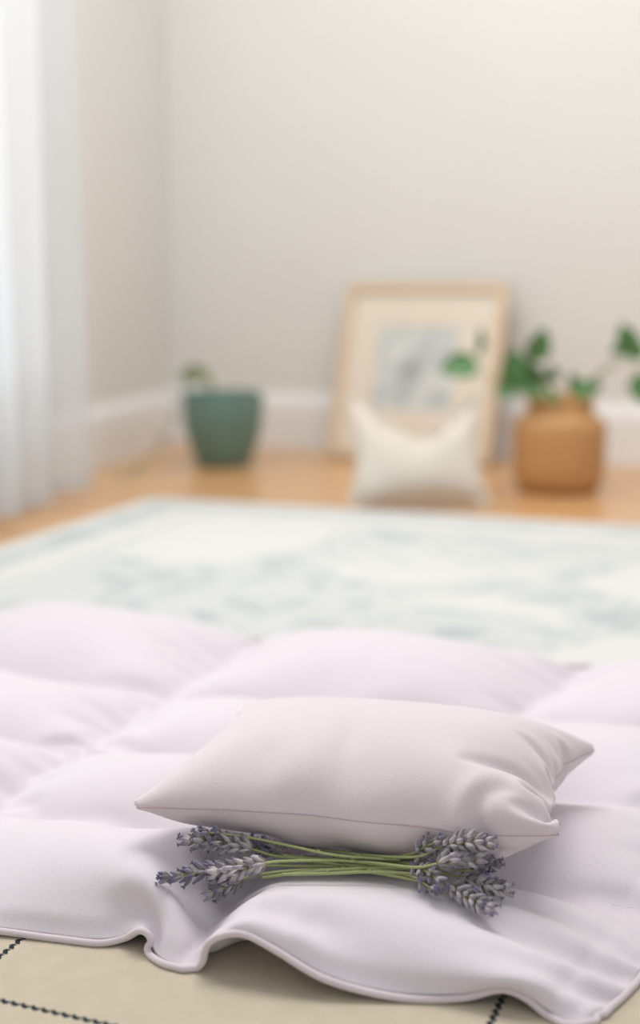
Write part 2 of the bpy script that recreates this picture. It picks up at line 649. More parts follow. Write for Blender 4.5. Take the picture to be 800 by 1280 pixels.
# upper cover + underside sewn at the border
dist_b = np.minimum.reduce([np.arange(NC)[:, None] + 0 * np.arange(NR)[None], NC - 1 - np.arange(NC)[:, None] + 0 * np.arange(NR)[None],
                            np.arange(NR)[None] + 0 * np.arange(NC)[:, None], NR - 1 - np.arange(NR)[None] + 0 * np.arange(NC)[:, None]])
bot = X.copy()
thick = np.minimum(.0035 * dist_b, 1.0)
nz_ = normals(X); nz_ /= np.linalg.norm(nz_, axis=-1, keepdims=True) + 1e-9
near = dist_b < 3
bot = bot - nz_ * np.minimum(.002 * dist_b, .006)[..., None]
bot[..., 2] = np.maximum(np.where(dist_b > 3, np.minimum(bot[..., 2], bot[..., 2] - (dist_b - 3) * .004), bot[..., 2]), np.where(MATFLOOR > .005, .0088, .0010))
V, Fc = two_sheet_mesh(X, bot)
subsurf(mesh_obj('quilted_cover', V, Fc, M['lilac_mat'], qm), 1)
mb = MB()
loop = border_loop(X)
lp = spline(np.vstack([loop, loop[:1]]), 1400)
lp[:, 2] = np.maximum(lp[:, 2], .0030)
mb.tube(lp, .0024, 8, cap=False)
mb.build('piping', M['piping'], qm)
mb = MB()
for r in ri[1:-1]:
    mb.tube(X[:, r] + np.array((0, 0, .0003)), .0004, 5)
for c in ci[1:-1]:
    mb.tube(X[c, :] + np.array((0, 0, .0003)), .0004, 5)
mb.build('stitching', plain('lilac_thread', (.76, .70, .75, 1), .8).m, qm)

# height of the mat's upper side
MG = 520
MX0, MX1, MY0, MY1 = -.30, .30, .66, 1.00
fine = X
for _ in range(2):
    a = np.empty((fine.shape[0] * 2 - 1, fine.shape[1], 3)); a[::2] = fine; a[1::2] = .5 * (fine[1:] + fine[:-1])
    b = np.empty((a.shape[0], a.shape[1] * 2 - 1, 3)); b[:, ::2] = a; b[:, 1::2] = .5 * (a[:, 1:] + a[:, :-1])
    fine = b
fp = fine.reshape(-1, 3)
mgrid = np.full((MG, MG), -1.0)
ok = (fp[:, 0] > MX0) & (fp[:, 0] < MX1) & (fp[:, 1] > MY0) & (fp[:, 1] < MY1)
ix = ((fp[ok, 0] - MX0) / (MX1 - MX0) * (MG - 1)).round().astype(int)
iy = ((fp[ok, 1] - MY0) / (MY1 - MY0) * (MG - 1)).round().astype(int)
np.maximum.at(mgrid, (ix, iy), fp[ok, 2])
for _ in range(6):
    q = np.pad(mgrid, 1, mode='edge')
    nb = np.maximum.reduce([q[:-2, 1:-1], q[2:, 1:-1], q[1:-1, :-2], q[1:-1, 2:]])
    mgrid = np.where(mgrid < 0, nb, mgrid)


def mat_z(x, y):
    i = int(round((x - MX0) / (MX1 - MX0) * (MG - 1))); j = int(round((y - MY0) / (MY1 - MY0) * (MG - 1)))
    if 0 <= i < MG and 0 <= j < MG:
        return max(mgrid[i, j], 0)
    return 0.0


def clear_of_pillow(px, py, z, rad):
    for _ in range(70):
        p = at(px, py, z)
        c = min(float(cap_at(p + np.array(d))) for d in ((0, 0, 0), (0, rad, 0), (rad, 0, 0), (-rad, 0, 0)))
        if c > z + rad: break
        z += .0008
    return z


def on_mat(px, py, off, rad=.002):
    z = .04
    for _ in range(12):
        p = at(px, py, z)
        z = .5 * z + .5 * (mat_z(p[0], p[1]) + off)
    z = clear_of_pillow(px, py, z, rad)
    return at(px, py, z)


# ------------------------------------------------------------------ lavender
def bud(mb, base, d, L, R, cols, r):
    """ridged calyx: base, direction, length, radius, colours base/mid/tip"""
    d = d / np.linalg.norm(d)
    ref = np.array((0, 0, 1.0)) if abs(d[2]) < .9 else np.array((1.0, 0, 0))
    a = np.cross(d, ref); a /= np.linalg.norm(a); b = np.cross(d, a)
    prof = [(0, .35), (.15, .7), (.4, 1.0), (.65, .98), (.85, .72), (1.0, .35)]
    n = 8
    v, t, f = [], [], []
    for i, (s, q) in enumerate(prof):
        for k in range(n):
            an = 2 * math.pi * k / n
            rr = R * q * (1.0 if k % 2 else .86)
            v.append(base + d * (s * L + (.10 * L if (i == 5 and k % 2) else 0)) + rr * (math.cos(an) * a + math.sin(an) * b))
            c = cols[0] * (1 - s / .4) + cols[1] * (s / .4) if s < .4 else cols[1] * (1 - (s - .4) / .6) + cols[2] * ((s - .4) / .6)
            t.append(np.clip(c * (1.1 if k % 2 else .8), 0, 1))
    for i in range(len(prof) - 1):
        for k in range(n):
            k2 = (k + 1) % n
            f.append((i * n + k, i * n + k2, (i + 1) * n + k2, (i + 1) * n + k))
    f.append(tuple(range((len(prof) - 1) * n, len(prof) * n)))
    mb.add(v, f, t)


def petals(mb, tip, d, size, col, r):
    d = d / np.linalg.norm(d)
    ref = np.array((0, 0, 1.0)) if abs(d[2]) < .9 else np.array((1.0, 0, 0))
    a = np.cross(d, ref); a /= np.linalg.norm(a); b = np.cross(d, a)
    for k in range(5):
        an = 2 * math.pi * k / 5 + r.uniform(0, 1)
        o = math.cos(an) * a + math.sin(an) * b
        w = np.cross(d, o)
        p0 = tip
        p1 = tip + d * size * .5 + o * size * .35
        p2 = tip + d * size * .7 + o * size * .95
        v = [p0 - w * size * .12, p0 + w * size * .12, p1 + w * size * .32, p2 + w * size * .18, p2 - w * size * .18, p1 - w * size * .32]
        v = np.array(v)
        v2 = v + d * size * .08
        c = np.tile(col * r.uniform(.8, 1.2), (12, 1))
        mb.add(np.vstack([v, v2]), [(5, 4, 3, 2, 1, 0), (6, 7, 8, 9, 10, 11)] + [(i, (i + 1) % 6, 6 + (i + 1) % 6, 6 + i) for i in range(6)], np.clip(c, 0, 1))


GREY = np.array((.46, .41, .42)); LIL = np.array((.38, .34, .44)); DEEP = np.array((.13, .11, .22)); GREEN = np.array((.32, .36, .16))
BEIGE = np.array((.52, .48, .40)); BROWN = np.array((.20, .15, .17))


def sprig(label, head, stem, off_h, off_s, nwh, rad=.0068, palette='pale', gaps=(), seed=0, open_tip=False, stem_r=.0009):
    """head: pixel points tip -> base; stem: pixel points base -> cut end; off_*: height over the mat"""
    r = np.random.default_rng(seed)
    rad *= .88
    H = [on_mat(px, py, o, rad * .9) for (px, py), o in zip(head, np.linspace(off_h[0], off_h[1], len(head)))]
    S = [on_mat(px, py, o) for (px, py), o in zip(stem, np.linspace(off_s[0], off_s[1], len(stem)))]
    path = np.array(H + S)
    zs = path[:, 2].copy()
    for _ in range(5):                      # stems are springy: level out dips, never sink
        sm = zs.copy(); sm[1:-1] = (zs[:-2] + zs[2:]) / 2
        zs = np.maximum(zs, sm)
    for _ in range(2):
        sm = zs.copy(); sm[1:-1] = (zs[:-2] + 2 * zs[1:-1] + zs[2:]) / 4
        sm[0] = .6 * zs[0] + .4 * zs[1]
        zs = np.maximum(sm, path[:, 2] - .0015)
    path = np.array([at(px, py, z) for (px, py), z in zip(head + stem, zs)])
    full = spline(path, 90)
    hl = len(H)
    head_c = spline(np.array([path[i] for i in range(hl)]), 60)
    t = thing('lavender_sprig', label, 'lavender', tuple(full[-1]), 'cut lavender sprigs lying in front of the pillow')
    mb = MB()
    col = np.array((.33, .38, .16)) * r.uniform(.85, 1.2)
    n = len(full)
    rr = np.interp(np.arange(n), [0, 12, n - 1], [stem_r * .6, stem_r, stem_r * 1.15])
    mb.tube(full[3:], rr[3:], 6, tint=col)
    # a pair of tiny leaves at a node or two on the stem
    for q in (int(n * .62), int(n * .8)):
        d = full[min(q + 1, n - 1)] - full[q - 1]; d /= np.linalg.norm(d)
        bud(mb, full[q], -d + np.array((0, .25, .45)), .0042, .0008, (col, col * .9, col * .7), r)
    mb.build('stem', M['stem'], t, tint=True)
    for w in range(nwh):
        s = (w + .35) / nwh
        k_ = int(s * 58)
        c = head_c[k_]
        d = head_c[max(k_ - 1, 0)] - head_c[k_ + 1]
        d /= np.linalg.norm(d)
        ref = np.array((0, 0, 1.0)); a = np.cross(d, ref); a /= np.linalg.norm(a); b = np.cross(d, a)
        taper = .55 + .45 * min(1, (w + .6) / (nwh * .45))
        if w in gaps: taper *= .55
        mb = MB()
        nb = 4 + int(2.6 * taper)
        L = .0090 * (rad / .0068) * (.75 + .25 * taper)
        for k2 in range(nb):
            an = 2 * math.pi * k2 / nb + r.uniform(-.25, .25) + w * .5
            o = math.cos(an) * a + math.sin(an) * b
            sp = r.uniform(.5, .95) * taper + .12
            if w == 0: sp *= .7
            dd = d + o * sp
            bs = c + o * rad * .14 * taper - d * L * .25
            if palette == 'pale':
                cols = (BEIGE * .9 + GREEN * .12, GREY * .8 + BEIGE * .45, LIL * r.uniform(.55, 1.1))
            elif palette == 'dark':
                cols = (BROWN * 1.4, GREY * .6, DEEP * 1.2 + .03)
            else:
                cols = (GREEN * .5 + BEIGE * .4, GREY * .7 + BEIGE * .2, LIL * .75)
            j = r.uniform(.5, 1.3)
            bud(mb, bs, dd, L * r.uniform(.85, 1.1), .0017 * (rad / .0068) * r.uniform(.85, 1.15), [np.clip(x * j, 0, 1) for x in cols], r)
            if r.random() < (.45 if w < 2 or palette != 'pale' else .18):
                petals(mb, bs + dd / np.linalg.norm(dd) * L, dd, .0022 * r.uniform(.7, 1.1), DEEP * r.uniform(.7, 1.6) + .02, r)
            # little brown bracts
            if k2 % 2 == 0:
                bud(mb, bs - d * .0008, d + o * (sp + .5), L * .55, .0009, (BROWN * 1.2, BROWN + BEIGE * .12, BROWN * .7), r)
        bpy_o = mb.build('flower_whorl', M['flower'], t, tint=True)
    return t


# left heads
sprig('uppermost full lavender head at the left, pale grey whorls, tip pointing left against the pillow',
      [(234, 1050), (276, 1053), (320, 1063)], [(345, 1070), (400, 1074), (460, 1071), (524, 1062)], (.024, .022), (.016, .009), 7, .0086, 'pale', seed=11)
sprig('lavender sprig whose dark tip reaches farthest left onto the mat',
      [(203, 1098), (240, 1092), (292, 1083)], [(330, 1082), (400, 1083), (470, 1080), (545, 1072)], (.008, .010), (.010, .008), 6, .0076, 'dark', gaps=(1,), seed=12)
sprig('lavender head with pale lilac whorls lying on top in the middle of the left cluster',
      [(268, 1091), (300, 1086), (336, 1078)], [(372, 1076), (430, 1076), (490, 1083), (556, 1092)], (.022, .018), (.014, .009), 6, .0086, 'pale', seed=13)
sprig('lowest lavender head of the left cluster, short with a violet tip',
      [(260, 1118), (282, 1109), (306, 1098)], [(345, 1090), (400, 1087), (460, 1090), (530, 1102)], (.008, .009), (.008, .006), 4, .0074, 'mid', seed=14)
sprig('slender lavender sprig with a few loose buds on an arching upper stem at the left',
      [(252, 1040), (266, 1041), (282, 1043)], [(318, 1048), (370, 1059), (420, 1069), (500, 1075)], (.032, .032), (.028, .014), 2, .0052, 'dark', seed=15, stem_r=.0009)
sprig('shadowed lavender head half hidden behind the left cluster under the pillow edge',
      [(306, 1051), (322, 1060), (342, 1066)], [(380, 1072), (440, 1078), (520, 1088)], (.018, .016), (.012, .007), 4, .0066, 'dark', gaps=(0,), seed=16)
sprig('lavender sprig with sparse small buds nearest the pillow, just right of the left cluster',
      [(331, 1052), (345, 1060), (358, 1070)], [(400, 1078), (450, 1083), (500, 1090)], (.018, .015), (.010, .006), 3, .0052, 'dark', seed=17)
# right heads
sprig('uppermost lavender head of the right cluster, tip pointing right at the pillow',
      [(610, 1053), (585, 1053), (552, 1059)], [(520, 1071), (460, 1069), (400, 1062), (345, 1056)], (.032, .028), (.018, .010), 6, .0082, 'pale', seed=21)
sprig('pale plump lavender head on top in the middle of the right cluster',
      [(598, 1074), (575, 1072), (545, 1080)], [(518, 1084), (460, 1078), (400, 1075), (350, 1079)], (.026, .024), (.016, .011), 6, .0088, 'pale', seed=22)
sprig('lavender head of the right cluster whose dark tip reaches farthest right',
      [(632, 1111), (604, 1106), (572, 1096)], [(535, 1088), (470, 1085), (400, 1088), (327, 1097)], (.008, .010), (.010, .007), 6, .0080, 'pale', seed=23)
sprig('lowest lavender head of the right cluster, violet tip pointing down right on the mat',
      [(612, 1135), (588, 1122), (562, 1106)], [(528, 1094), (470, 1090), (410, 1092), (352, 1093)], (.009, .010), (.010, .007), 6, .0084, 'pale', seed=24)
sprig('short lavender head at the inner left side of the right cluster with open lilac flowers',
      [(552, 1102), (533, 1090), (514, 1080)], [(490, 1078), (440, 1077), (380, 1070)], (.016, .014), (.011, .007), 4, .0070, 'mid', seed=25)
sprig('small lavender head standing up at the inner top of the right cluster',
      [(548, 1052), (534, 1057), (518, 1066)], [(490, 1072), (440, 1074), (385, 1080)], (.024, .020), (.012, .007), 3, .0070, 'mid', seed=26)
sprig('dark lavender tip peeking out behind the right cluster beside the pillow corner',
      [(622, 1080), (604, 1083), (585, 1088)], [(545, 1086), (480, 1082), (400, 1082)], (.018, .018), (.009, .006), 4, .0060, 'dark', seed=27)
sprig('tiny open lavender floret hanging below the stems at the left foot of the right cluster',
      [(545, 1114), (533, 1106), (520, 1097)], [(490, 1090), (440, 1086), (390, 1089)], (.008, .009), (.007, .006), 2, .0056, 'mid', seed=28)

# ------------------------------------------------------------------ room shell
WL = np.array((0.0, 3.5455, 0)); wdir = np.array((.7849, 3.2123 - 3.5455, 0)); wdir /= np.linalg.norm(wdir)
CORNER = np.array((-.419, 3.7186, 0))
CORNER = WL + wdir * ((CORNER - WL) @ wdir)
wn = np.array((wdir[1], -wdir[0], 0))            # towards the room
if wn[1] > 0: wn = -wn
ldir = np.array((-.5583, 3.0956, 0)) - CORNER; ldir /= np.linalg.norm(ldir)
ln = np.array((-ldir[1], ldir[0], 0))
if ln[0] < 0: ln = -ln
UPZ = np.array((0, 0, 1.0))
H = 2.5

t = NT('wall_paint')
t.set(Roughness=.9, Specular_IOR_Level=.15)
nz = t.n('ShaderNodeTexNoise', Scale=3.0, Detail=3.0); t.l(t.coords(), nz.inputs['Vector'])
t.l(t.mix(nz.outputs['Fac'], (.755, .75, .725, 1), (.78, .775, .75, 1)), t.b.inputs['Base Color'])
nz = t.n('ShaderNodeTexNoise', Scale=250.0, Detail=3.0); t.l(t.coords(), nz.inputs['Vector'])
t.bump(nz.outputs['Fac'], .15, .0006)
M['wall'] = t.m
M['trim'] = plain('white_trim_paint', (.86, .86, .86, 1), .4).m
M['ceil'] = plain('ceiling_paint', (.8, .8, .79, 1), .9).m

# floor: honey oak boards
t = NT('oak_floor')
v = t.coords(rot=(0, 0, math.radians(23)))
br = t.n('ShaderNodeTexBrick', Scale=1.0)
br.inputs['Brick Width'].default_value = 1.4; br.inputs['Row Height'].default_value = .09; br.inputs['Mortar Size'].default_value = .0012
br.inputs['Color1'].default_value = (.70, .42, .20, 1); br.inputs['Color2'].default_value = (.60, .34, .155, 1)
br.inputs['Mortar'].default_value = (.30, .16, .07, 1)
t.l(v, br.inputs['Vector'])
v2 = t.coords(rot=(0, 0, math.radians(23)), scale=(2, 30, 2))
g = t.n('ShaderNodeTexNoise', Scale=3.0, Detail=6.0); t.l(v2, g.inputs['Vector'])
gm = t.n('ShaderNodeMix', data_type='RGBA', blend_type='MULTIPLY')
gm.inputs[0].default_value = .35
t.l(br.outputs['Color'], gm.inputs[6])
t.l(t.mix(g.outputs['Fac'], (.75, .7, .65, 1), (1, 1, 1, 1)), gm.inputs[7])
t.l(gm.outputs[2], t.b.inputs['Base Color'])
t.set(Roughness=.28, Specular_IOR_Level=.5)
M['floor'] = t.m

mb = MB()
mb.box((-4, -1.5, -.05), (9, 0, 0), (0, 7, 0), (0, 0, .05))
prop(mb.build('floor', M['floor'], smooth=False), kind='structure')
mb = MB()
mb.box((-4, .3, H), (9, 0, 0), (0, 5.5, 0), (0, 0, .05))
# ceiling left off in front of the camera: unseen side left open to let world light in
prop(mb.build('ceiling', M['ceil'], smooth=False), kind='structure')
mb = MB()
mb.box(CORNER - wdir * .1, wdir * 4.2, -wn * .1, UPZ * H)
prop(mb.build('wall_back', M['wall'], smooth=False), kind='structure')
# left wall with a window opening
s0, s1, z0, z1 = 1.12, 2.6, .30, 2.2          # distances from the corner along the wall
mb = MB()
def lw(a, b, za, zb):
    mb.box(CORNER + ldir * a + UPZ * za, ldir * (b - a), -ln * .12, UPZ * (zb - za))
lw(0, s0, 0, H); lw(s1, 4.2, 0, H); lw(s0, s1, 0, z0); lw(s0, s1, z1, H)
prop(mb.build('wall_left', M['wall'], smooth=False), kind='structure')
# window frame and panes
win = bpy.data.objects.new('window_1', None); COL.objects.link(win); win.location = tuple(CORNER + ldir * (s0 + s1) / 2 + UPZ * z0)
prop(win, kind='structure')
mb = MB()
fw = .05
def bar(a, b, za, zb):
    mb.box(CORNER + ldir * a + UPZ * za - ln * .04, ldir * (b - a), -ln * .05, UPZ * (zb - za))
bar(s0, s0 + fw, z0, z1); bar(s1 - fw, s1, z0, z1); bar(s0, s1, z0, z0 + fw); bar(s0, s1, z1 - fw, z1)
bar((s0 + s1) / 2 - fw / 2, (s0 + s1) / 2 + fw / 2, z0, z1)
mb.build('window_frame', M['trim'], win, smooth=False)
mb = MB(); mb.box(CORNER + ldir * (s0 - .04) + UPZ * (z0 - .03), ldir * (s1 - s0 + .08), ln * .02, UPZ * .03)
mb.build('window_sill', M['trim'], win, smooth=False)
t = NT('window_glass')
tr = t.n('ShaderNodeBsdfTransparent'); gl = t.n('ShaderNodeBsdfGlossy', Roughness=.02)
mx = t.n('ShaderNodeMixShader'); mx.inputs[0].default_value = .012
t.l(tr.outputs[0], mx.inputs[1]); t.l(gl.outputs[0], mx.inputs[2]); t.l(mx.outputs[0], t.out.inputs[0])
M['glass'] = t.m
mb = MB(); mb.box(CORNER + ldir * (s0 + fw) + UPZ * (z0 + fw) - ln * .065, ldir * (s1 - s0 - 2 * fw), -ln * .004, UPZ * (z1 - z0 - 2 * fw))
mb.build('window_pane', M['glass'], win, smooth=False)


def baseboard(name, p, d, n_, L):
    """moulded profile extruded along the wall"""
    prof = [(0, 0), (.016, 0), (.016, .112), (.014, .118), (.014, .124), (.011, .132), (.007, .140), (.005, .150), (0, .152)]
    v, f = [], []
    for e in (0, L):
        for a, z in prof:
            v.append(p + d * e + n_ * a + UPZ * z)
    k = len(prof)
    for i in range(k - 1): f.append((i, i + 1, k + i + 1, k + i))
    f.append(tuple(range(k))[::-1]); f.append(tuple(range(k, 2 * k)))
    prop(mesh_obj(name, v, f, M['trim'], smooth=False), kind='structure')


baseboard('baseboard_back', CORNER, wdir, wn, 4.0)
baseboard('baseboard_left', CORNER, ldir, ln, 4.0)

# ------------------------------------------------------------------ curtain
t = NT('sheer_white_fabric')
t.t.nodes.remove(t.b)
df = t.n('ShaderNodeBsdfDiffuse', Color=(.84, .86, .88, 1)); tl = t.n('ShaderNodeBsdfTranslucent', Color=(.74, .77, .80, 1)); tp = t.n('ShaderNodeBsdfTransparent')
m1 = t.n('ShaderNodeMixShader'); m1.inputs[0].default_value = .5
m2 = t.n('ShaderNodeMixShader'); m2.inputs[0].default_value = .22
t.l(df.outputs[0], m1.inputs[1]); t.l(tl.outputs[0], m1.inputs[2]); t.l(m1.outputs[0], m2.inputs[1]); t.l(tp.outputs[0], m2.inputs[2]); t.l(m2.outputs[0], t.out.inputs[0])
M['sheer'] = t.m
cA = at(98, 612, .02); cB = cA + ldir * 1.25
nC, nZ = 360, 40
cu_t = thing('curtain', 'sheer white floor-length curtain hanging in soft folds at the left window', 'curtain', tuple(cA))
V = np.zeros((nC, nZ, 3))
for i in range(nC):
    s = i / (nC - 1)
    for j in range(nZ):
        tz = j / (nZ - 1)
        z = 2.32 - tz * 2.30
        amp = .018 + .012 * tz
        ph = s * 1.25 / .15 * 2 * math.pi
        w1 = amp * math.sin(ph + .5 * math.sin(3 * tz + s * 5)) + .010 * math.sin(ph * .37 + 1.3 * tz)
        al = .008 * math.sin(ph * 2 + 1.0) * tz
        p = cA + (cB - cA) * s + ldir * al + ln * w1
        V[i, j] = (p[0], p[1], z + .006 * math.sin(ph * .5 + 1) * tz + (.004 if tz == 1 else 0))
F = [(i * nZ + j, (i + 1) * nZ + j, (i + 1) * nZ + j + 1, i * nZ + j + 1) for i in range(nC - 1) for j in range(nZ - 1)]
o = mesh_obj('curtain_panel', V.reshape(-1, 3), F, M['sheer'], cu_t)
mb = MB()
h0, h1 = V[:, -1], V[:, -2]
hp = h0 + (h1 - h0) / np.linalg.norm(h1 - h0, axis=1)[:, None] * .03
FF = [(i, i + 1, nC + i + 1, nC + i) for i in range(nC - 1)]
mesh_obj('hem', np.vstack([h0, hp]) + ln * .0015, FF, M['sheer'], cu_t)
mb = MB()
mb.tube([cA + ldir * -.05 + UPZ * 2.33, cB + ldir * .05 + UPZ * 2.33], .010, 12)
prop(mb.build('curtain_rod', M['trim'], loc=tuple(cA + UPZ * 2.33)), 'white rod carrying the sheer curtain above the window', 'curtain rod')

# ------------------------------------------------------------------ persian style rug
RA = math.atan2(2.3692 - 2.7014, .5833 + .3479)
RUGC = at(190, 622, .008)
RW, RL, RT = 2.6, 1.50, .008


def rug_mat():
    t = NT('pale_patterned_rug')
    tc = t.n('ShaderNodeTexCoord')
    sp = t.n('ShaderNodeSeparateXYZ'); t.l(tc.outputs['Object'], sp.inputs[0])
    x, y = sp.outputs[0], sp.outputs[1]
    ny = t.math('MULTIPLY', y, -1.0)
    dx = t.math('MINIMUM', x, t.math('SUBTRACT', RW, x))
    dy = t.math('MINIMUM', ny, t.math('SUBTRACT', RL, ny))
    e = t.math('MINIMUM', dx, dy)
    nz = t.n('ShaderNodeTexNoise', Scale=14.0, Detail=3.0); t.l(tc.outputs['Object'], nz.inputs['Vector'])
    nf = nz.outputs['Fac']
    e2 = t.math('ADD', e, t.math('MULTIPLY_ADD', nf, .02, -.01))
    def band(a, b, soft=.006):
        lo = t.math('MULTIPLY_ADD', t.math('SUBTRACT', e2, a), 1 / soft, .5, clamp=True)
        hi = t.math('MULTIPLY_ADD', t.math('SUBTRACT', b, e2), 1 / soft, .5, clamp=True)
        return t.math('MULTIPLY', lo, hi)
    b1 = band(.035, .105)
    b2 = band(.165, .178)
    # scrolling field of large medallions
    wv = t.n('ShaderNodeVectorMath', operation='MULTIPLY_ADD')
    nz2 = t.n('ShaderNodeTexNoise', Scale=5.0, Detail=2.0); t.l(tc.outputs['Object'], nz2.inputs['Vector'])
    t.l(nz2.outputs['Color'], wv.inputs[0]); wv.inputs[1].default_value = (.22, .22, 0); t.l(tc.outputs['Object'], wv.inputs[2])
    vo = t.n('ShaderNodeTexVoronoi', feature='DISTANCE_TO_EDGE', Scale=2.5); vo.inputs['Randomness'].default_value = .55
    t.l(wv.outputs[0], vo.inputs['Vector'])
    f1 = t.math('MULTIPLY_ADD', t.math('SUBTRACT', .125, vo.outputs['Distance']), 14.0, .5, clamp=True)
    vo2 = t.n('ShaderNodeTexVoronoi', Scale=16.0); t.l(wv.outputs[0], vo2.inputs['Vector'])
    f2 = t.math('MULTIPLY_ADD', t.math('SUBTRACT', .42, vo2.outputs['Distance']), 6.0, .5, clamp=True)
    vo3 = t.n('ShaderNodeTexVoronoi', Scale=34.0); t.l(wv.outputs[0], vo3.inputs['Vector'])
    f3 = t.math('MULTIPLY_ADD', t.math('SUBTRACT', .30, vo3.outputs['Distance']), 7.0, .5, clamp=True)
    inner = t.math('MULTIPLY_ADD', t.math('SUBTRACT', e, .19), 60.0, .5, clamp=True)
    fld = t.math('MULTIPLY', t.math('MULTIPLY', f1, inner), t.math('MULTIPLY_ADD', f2, .6, .4))
    fld2 = t.math('MULTIPLY', t.math('MULTIPLY', f3, f1), inner)
    bb = t.math('MULTIPLY', b1, t.math('MULTIPLY_ADD', f2, .3, .6))
    pat = t.math('MAXIMUM', t.math('MAXIMUM', bb, t.math('MULTIPLY', b2, .6)), t.math('MULTIPLY', fld, .85))
    wear = t.n('ShaderNodeTexNoise', Scale=9.0, Detail=5.0); t.l(tc.outputs['Object'], wear.inputs['Vector'])
    pat = t.math('MULTIPLY', pat, t.math('MULTIPLY_ADD', wear.outputs['Fac'], 1.3, .15, clamp=True))
    c = t.mix(pat, (.70, .705, .675, 1), (.41, .465, .48, 1))
    c = t.mix(t.math('MULTIPLY', fld2, .3), c, (.40, .44, .48, 1))
    t.l(c, t.b.inputs['Base Color'])
    t.set(Roughness=.95, Specular_IOR_Level=.1, Sheen_Weight=.2)
    nb = t.n('ShaderNodeTexNoise', Scale=500.0, Detail=2.0); t.l(tc.outputs['Object'], nb.inputs['Vector'])
    t.bump(nb.outputs['Fac'], .5, .002)
    return t.m


mb = MB()
nx, ny = 60, 40
gx, gy = np.meshgrid(np.linspace(0, RW, nx), np.linspace(0, -RL, ny), indexing='ij')
zt = RT + .0006 * np.sin(gx * 9) * np.sin(gy * 7)
edge = (gx == 0) | (gx == RW) | (gy == 0) | (gy == -RL)
topv = np.stack([gx, gy, zt], -1)
botv = np.stack([gx, gy, np.zeros_like(gx)], -1)
V, Fc = [], []
V = np.concatenate([topv.reshape(-1, 3), botv.reshape(-1, 3)])
idx = np.arange(nx * ny).reshape(nx, ny); N0 = nx * ny
for i in range(nx - 1):
    for j in range(ny - 1):
        Fc.append((idx[i, j], idx[i, j + 1], idx[i + 1, j + 1], idx[i + 1, j]))
        Fc.append((N0 + idx[i, j], N0 + idx[i + 1, j], N0 + idx[i + 1, j + 1], N0 + idx[i, j + 1]))
for i in range(nx - 1):
    Fc.append((idx[i, 0], idx[i + 1, 0], N0 + idx[i + 1, 0], N0 + idx[i, 0]))
    Fc.append((idx[i + 1, -1], idx[i, -1], N0 + idx[i, -1], N0 + idx[i + 1, -1]))
for j in range(ny - 1):
    Fc.append((idx[0, j + 1], idx[0, j], N0 + idx[0, j], N0 + idx[0, j + 1]))
    Fc.append((idx[-1, j], idx[-1, j + 1], N0 + idx[-1, j + 1], N0 + idx[-1, j]))
rug = mesh_obj('area_rug', V, Fc, rug_mat(), smooth=False)
rug.location = (RUGC[0], RUGC[1], 0); rug.rotation_euler = (0, 0, RA)
prop(rug, 'large pale rug with faded grey-blue medallion pattern lying on the wood floor behind the mat', 'rug')

# ------------------------------------------------------------------ cream rug with dark stitched lines, in front
t = NT('cream_woven_rug')
tc = t.n('ShaderNodeTexCoord')
sp = t.n('ShaderNodeSeparateXYZ'); t.l(tc.outputs['Object'], sp.inputs[0])
def stitched(a, b, off, per):
    zig = t.math('MULTIPLY', t.math('PINGPONG', b, .0035), .6)
    fr = t.math('PINGPONG', t.math('ADD', t.math('ADD', a, off), zig), per / 2)
    line = t.math('LESS_THAN', fr, .0019)
    gap = t.math('GREATER_THAN', t.math('PINGPONG', t.math('ADD', b, .001), .0035), .0003)
    return t.math('MULTIPLY', line, gap)
s1 = stitched(sp.outputs[0], sp.outputs[1], .472, .312)
s2 = stitched(sp.outputs[1], sp.outputs[0], -.6165, .312)
ln_ = t.math('MAXIMUM', s1, s2)
nz = t.n('ShaderNodeTexNoise', Scale=60.0, Detail=4.0); t.l(tc.outputs['Object'], nz.inputs['Vector'])
c = t.mix(nz.outputs['Fac'], (.54, .47, .36, 1), (.64, .57, .455, 1))
c = t.mix(ln_, c, (.035, .04, .05, 1))
t.l(c, t.b.inputs['Base Color'])
wv1 = t.n('ShaderNodeTexWave', Scale=160.0); t.l(tc.outputs['Object'], wv1.inputs['Vector'])
wv2 = t.n('ShaderNodeTexWave', Scale=160.0, bands_direction='Y'); t.l(tc.outputs['Object'], wv2.inputs['Vector'])
nb = t.n('ShaderNodeTexNoise', Scale=350.0, Detail=3.0); t.l(tc.outputs['Object'], nb.inputs['Vector'])
t.bump(t.math('ADD', t.math('ADD', wv1.outputs['Fac'], wv2.outputs['Fac']), t.math('MULTIPLY', nb.outputs['Fac'], 1.5)), .45, .001)
t.set(Roughness=.95, Specular_IOR_Level=.1)
M['wrug'] = t.m
mb = MB()
mb.box((-1.2, -.1, -.0), (1.9, 0, 0), (0, .96, 0), (0, 0, .0008))
fr_rug = mb.build('woven_rug', M['wrug'], smooth=False)
fr_rug.rotation_euler = (0, 0, ANG)
prop(fr_rug, 'flat cream woven rug with dark zigzag stitched lines under the lilac mat', 'rug')

